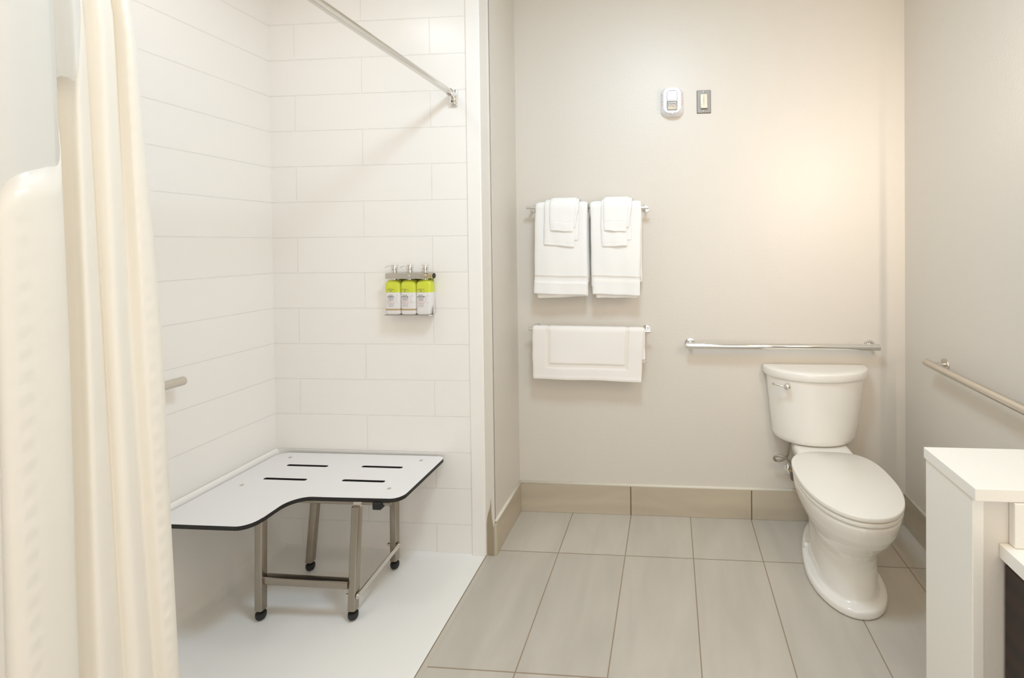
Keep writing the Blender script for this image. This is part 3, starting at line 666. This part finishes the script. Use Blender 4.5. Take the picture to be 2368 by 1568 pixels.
# diagonal flat brace with bolts
b = NB(); a, c = A(-0.3795, -0.761, 0.088), A(-0.3835, -0.480, 0.104); d = (c-a).normalized(); upv = Vector((0, 0, 1)); upv = (upv-d*upv.dot(d)).normalized()
prof = rrect(-0.012, -0.0105, (c-a).length+0.012, 0.0105, 0.0104, 6)
plate(b, prof, [], -0.002, 0.002, lambda x, y, z: a+d*x+upv*y+d.cross(upv)*z); obj('brace', b, M_satin, t)
for p, x2 in ((A(-0.3795, -0.761, 0.088), -0.036), (A(-0.3835, -0.480, 0.104), -0.042)):
    b = NB(); cyl(b, p+Vector((-0.006, 0, 0)), p+Vector((0.005, 0, 0)), 0.006, 16); obj('bolt', b, M_satin, t, 40)
    b = NB(); lathe(b, [(0.0, -0.012), (0.0055, -0.010), (0.0070, 0.0), (0.0070, 0.006)], p+Vector((x2, 0, 0)), 'X', 16); obj('cap_nut', b, M_satin, t, 40)
# under-seat frame
b = NB(); tube(b, [A(-0.66, -0.735, 0.427), A(-0.262, -0.735, 0.427)], 0.0085, 16); tube(b, [A(-0.90, -0.475, 0.424), A(-0.262, -0.475, 0.424)], 0.0115, 16)
tube(b, [A(-0.305, -0.725, 0.424), A(-0.305, -0.400, 0.424)], 0.0115, 16); tube(b, [A(-0.918, -0.90, 0.424), A(-0.918, -0.400, 0.424)], 0.0115, 16)
box(b, A(-0.99, -0.388, 0.40), A(-0.26, -0.3725, 0.436), 0.002, 1); obj('frame', b, M_leg, t, 40)
b = NB(); box(b, A(-0.404, -0.748, 0.414), A(-0.372, -0.726, 0.4355), 0.002, 1); obj('hinge', b, M_satin, t)
b = NB(); tube(b, [A(-0.300, -0.740, 0.421), A(-0.300, -0.60, 0.421)], 0.0125, 4); bb = NB(); bb.free(); obj('support_rail', b, M_leg, t, 40)
b = NB(); box(b, A(-0.325, -0.752, 0.4085), A(-0.291, -0.722, 0.4364), 0.002, 1); o = obj('bumper', b, M_black, t); o['label'] = 'black rubber bumper block'

# ---------------------------------------------------------------- toilet
TX = 1.505
t = thing('toilet', 'white two-piece toilet with closed lid against the back wall', 'toilet', (TX, 0, 0))
def egg(w, yf, yb, yc, z, ef=2.1, eb=2.4, n=56, cx=0.0):
    out = []
    for k in range(n):
        a = 2*PI*k/n; c, s = math.cos(a), math.sin(a)
        e = ef if s < 0 else eb; ly = (yc-yf) if s < 0 else (yb-yc)
        out.append(Vector((cx+abs(c)**(2/e)*math.copysign(w, c), yc+abs(s)**(2/e)*math.copysign(ly, s), z)))
    return out
b = NB()
loft(b, [egg(0.133, -0.640, -0.03, -0.42, 0.0, 2.1, 1.6), egg(0.147, -0.647, -0.03, -0.42, 0.006, 2.1, 1.6), egg(0.147, -0.647, -0.03, -0.42, 0.028, 2.1, 1.6), egg(0.141, -0.641, -0.035, -0.42, 0.035, 2.1, 1.6), egg(0.112, -0.612, -0.05, -0.42, 0.039, 2.1, 1.6)])
loft(b, [egg(0.112, -0.612, -0.20, -0.43, 0.02, 2.2, 3.0), egg(0.111, -0.606, -0.20, -0.43, 0.08, 2.2, 3.0), egg(0.108, -0.600, -0.19, -0.43, 0.15, 2.2, 3.0), egg(0.110, -0.606, -0.18, -0.43, 0.19, 2.2, 3.0), egg(0.120, -0.630, -0.18, -0.43, 0.225, 2.2, 2.8), egg(0.139, -0.660, -0.18, -0.42, 0.258, 2.2, 2.6), egg(0.158, -0.693, -0.18, -0.41, 0.292, 2.2, 2.5), egg(0.172, -0.714, -0.18, -0.41, 0.325, 2.2, 2.5), egg(0.181, -0.727, -0.18, -0.41, 0.360, 2.2, 2.5), egg(0.185, -0.733, -0.19, -0.41, 0.385, 2.2, 2.5), egg(0.183, -0.731, -0.20, -0.41, 0.392, 2.2, 2.5), egg(0.174, -0.722, -0.21, -0.41, 0.3955, 2.2, 2.5)])
loft(b, [egg(0.060, -0.40, -0.06, -0.22, 0.02, 2.4, 3), egg(0.058, -0.40, -0.06, -0.22, 0.18, 2.4, 3), egg(0.070, -0.40, -0.05, -0.22, 0.28, 2.4, 3), egg(0.100, -0.40, -0.035, -0.20, 0.345, 3, 4), egg(0.124, -0.38, -0.03, -0.18, 0.385, 3.5, 5), egg(0.128, -0.36, -0.03, -0.18, 0.412, 3.5, 5), egg(0.126, -0.31, -0.032, -0.17, 0.426, 3.5, 5), egg(0.118, -0.24, -0.036, -0.13, 0.436, 3.5, 5)])
o = obj('bowl', b, M_ceramic, t)
rm = o.modifiers.new('remesh', 'REMESH'); rm.mode = 'VOXEL'; rm.voxel_size = 0.0045; rm.use_smooth_shade = True
sm = o.modifiers.new('soft', 'SMOOTH'); sm.factor = 0.6; sm.iterations = 6
# seat ring and lid
def disc(b, w, yf, yb, yc, z0, z1, r, ef=2.15, eb=3.0):
    loft(b, [egg(w-r, yf+r, yb-r, yc, z0, ef, eb), egg(w-r*0.3, yf+r*0.3, yb-r*0.3, yc, z0+r*0.35, ef, eb), egg(w, yf, yb, yc, z0+r, ef, eb), egg(w, yf, yb, yc, z1-r, ef, eb), egg(w-r*0.3, yf+r*0.3, yb-r*0.3, yc, z1-r*0.3, ef, eb), egg(w-r, yf+r, yb-r, yc, z1, ef, eb)])
b = NB(); disc(b, 0.187, -0.737, -0.205, -0.43, 0.3975, 0.4145, 0.004); obj('seat_ring', b, M_seatpl, t, 60)
b = NB(); disc(b, 0.190, -0.741, -0.200, -0.43, 0.4185, 0.4370, 0.004); o = obj('lid', b, M_seatpl, t, 60)
for s in (-1, 1):
    b = NB(); box(b, (s*0.075-0.022, -0.228, 0.4100), (s*0.075+0.022, -0.190, 0.4350), 0.007, 3); obj('hinge', b, M_seatpl, t, 50)
# tank
def dee(w, yf, yb, z, n=44, e=2.05, back_r=0.005, cx=0.003):
    out = []
    for k in range(n+1):
        a = PI + PI*k/n; c, s = math.cos(a), math.sin(a)
        out.append(Vector((cx+abs(c)**(2/e)*math.copysign(w, c), yb-0.008+abs(s)**(2/e)*(yf-yb+0.008), z)))
    out += [Vector((cx+w, yb-back_r, z)), Vector((cx+w-back_r*0.3, yb-back_r*0.3, z)), Vector((cx+w-back_r, yb, z)), Vector((cx-w+back_r, yb, z)), Vector((cx-w+back_r*0.3, yb-back_r*0.3, z)), Vector((cx-w, yb-back_r, z))]
    return out
b = NB(); loft(b, [dee(0.165, -0.150, -0.030, 0.4405, cx=-0.008), dee(0.180, -0.166, -0.022, 0.4430, cx=-0.008), dee(0.192, -0.174, -0.020, 0.4520, cx=-0.008), dee(0.199, -0.177, -0.018, 0.4700, cx=-0.007), dee(0.207, -0.180, -0.016, 0.530, cx=-0.004), dee(0.222, -0.184, -0.016, 0.66, cx=-0.002), dee(0.233, -0.188, -0.016, 0.752, cx=0.0)])
o = obj('tank', b, M_ceramic, t, 50)
b = NB(); loft(b, [dee(0.236, -0.188, -0.012, 0.7515), dee(0.247, -0.199, -0.005, 0.7530), dee(0.2500, -0.202, -0.003, 0.758), dee(0.2500, -0.202, -0.003, 0.783), dee(0.2480, -0.200, -0.004, 0.7885), dee(0.2400, -0.192, -0.008, 0.7915), dee(0.20, -0.155, -0.020, 0.7920)])
obj('tank_lid', b, M_ceramic, t, 50)
b = NB(); lp = Vector((1.3470-TX, -0.160, 0.7260)); nrm = Vector((-0.35, -0.94, 0)).normalized()
tube(b, [lp-nrm*0.01, lp+nrm*0.006, lp+nrm*0.012], [0.010, 0.010, 0.008], 20)
bmesh.ops.create_uvsphere(b, u_segments=20, v_segments=14, radius=0.0165, matrix=Matrix.Translation(lp+nrm*0.018))
q = lp+nrm*0.022
tube(b, [q, q+Vector((-0.022, 0.002, 0.004)), q+Vector((-0.042, 0.008, 0.008)), q+Vector((-0.064, 0.018, 0.010))], [0.0050, 0.0048, 0.0052, 0.0060], 14); obj('flush_lever', b, M_chrome, t, True)
b = NB(); lathe(b, [(0.0, 0.058), (0.010, 0.055), (0.015, 0.047), (0.016, 0.034)], (-0.105, -0.27, 0), 'Z', 20); obj('bolt_cap', b, M_ceramic, t, True)

# ---------------------------------------------------------------- water supply
t = thing('water_supply', 'looped braided hose and valve on the wall beside the toilet', 'water supply', (1.392, 0, 0.262))
b = NB(); lathe(b, [(0.031, -0.0005), (0.031, -0.003), (0.022, -0.009), (0.012, -0.012), (0.0, -0.012)], (0.0, 0, -0.006), 'Y', 28); obj('escutcheon', b, M_chrome, t, 40)
b = NB(); cyl(b, (-0.002, -0.01, 0), (-0.002, -0.055, 0), 0.008, 16); cyl(b, (-0.002, -0.055, -0.024), (-0.002, -0.055, 0.014), 0.010, 16); tube(b, [(-0.002, -0.055, -0.004), (-0.002, -0.085, -0.012)], [0.007, 0.014], 12); obj('valve', b, M_plate, t, 40)
b = NB(); lathe(b, [(0.0095, 0.0), (0.0095, 0.008)], (-0.006, -0.055, 0.012), 'Z', 6); o = obj('coupling', b, M_brass, t); o['label'] = 'brass coupling'
P = [(1.371, -0.105, 0.4400), (1.3688, -0.09, 0.4235), (1.3680, -0.08, 0.390), (1.3655, -0.07, 0.362), (1.3540, -0.062, 0.338), (1.3340, -0.058, 0.325), (1.3120, -0.058, 0.324), (1.3010, -0.062, 0.336), (1.3060, -0.070, 0.350), (1.3220, -0.078, 0.357), (1.3420, -0.082, 0.355), (1.3600, -0.080, 0.343), (1.3760, -0.072, 0.322), (1.3850, -0.062, 0.295), (1.3865, -0.056, 0.274)]
P = cat([tuple(p) for p in P], 5)
b = NB(); tube(b, [(p[0]-1.392, p[1], p[2]-0.262) for p in P], 0.0056, 12)
mh = mat('braided_hose', (0.42, 0.39, 0.34), 0.4, 0.8); add_noise_bump(mh, 900, 0.6, 0.001); obj('hose', b, mh, t, True)

# ---------------------------------------------------------------- low partition, ledge and vanity
b = NB(); box(b, (1.4902, -1.345, -0.01), (XR, -1.165, 0.829)); struct('wall_partition', b, M_wall)
t = thing('ledge', 'white stone ledge capping the low wall beside the toilet', 'ledge', (1.466, -1.25, 0))
b = NB(); box(b, (-0.004, -0.113, 0.8320), (XR-1.468, 0.103, 0.8600), 0.0016, 2); obj('cap', b, M_quartz, t)
b = NB(); box(b, (0.0, -0.0965, 0.0), (0.024, 0.100, 0.8315), 0.0012, 1); obj('end_panel', b, M_quartz, t)
t = thing('vanity_counter', 'white stone vanity counter and backsplash at the right edge', 'countertop', (1.75, -1.75, 0.70))
b = NB(); box(b, (1.522-1.75, -2.35+1.75, 0.0), (XR-1.75-0.001, -1.3455+1.75, 0.032), 0.0016, 2); obj('counter', b, M_quartz, t)
b = NB(); box(b, (1.542-1.75, -1.366+1.75, 0.0325), (XR-1.75-0.001, -1.3460+1.75, 0.1310), 0.0012, 1); obj('backsplash', b, M_quartz, t)
t = thing('vanity_cabinet', 'dark brown wooden vanity cabinet below the white counter', 'cabinet', (1.75, -1.75, 0.12))
b = NB(); box(b, (1.545-1.75, -2.30+1.75, 0.0), (XR-1.751, -1.347+1.75, 0.579), 0.002, 1); obj('carcass', b, M_wood, t)
for k, (a, c) in enumerate(((-1.352, -1.815), (-1.825, -2.295))):
    b = NB(); box(b, (1.530-1.75, c+1.75, 0.01), (1.5445-1.75, a+1.75, 0.570), 0.002, 1); dr = obj('door', b, M_wood, t)
    b = NB(); hy = (c+0.05 if k == 0 else a-0.05)+1.75; tube(b, [(-0.2202, hy, 0.32), (-0.245, hy, 0.32), (-0.245, hy, 0.46), (-0.2202, hy, 0.46)], 0.004, 10); obj('handle', b, M_satin, dr, True)
b = NB(); box(b, (1.60-1.75, -2.28+1.75, -0.12), (XR-1.751, -1.36+1.75, -0.0005)); obj('toe_kick', b, M_edge, t)
# unseen mirror-like box added off the right wall to shade a back wall band
t = thing('band_blocker', 'unseen light blocker standing off the right wall above the vanity counter', 'light blocker', (1.86, -1.55, 1.00))
b = NB(); box(b, (-0.034, -0.45, 0.0), (0.034, 0.45, 0.76), 0.002, 1); obj('frame', b, M_satin, t)
b = NB(); box(b, (-0.0365, -0.43, 0.02), (-0.0342, 0.43, 0.74)); obj('blocker_front', b, M_mirror, t)
b = NB(); box(b, (0.0342, -0.30, 0.20), (XR-1.8605, 0.30, 0.45)); obj('blocker_mount', b, M_plate, t)
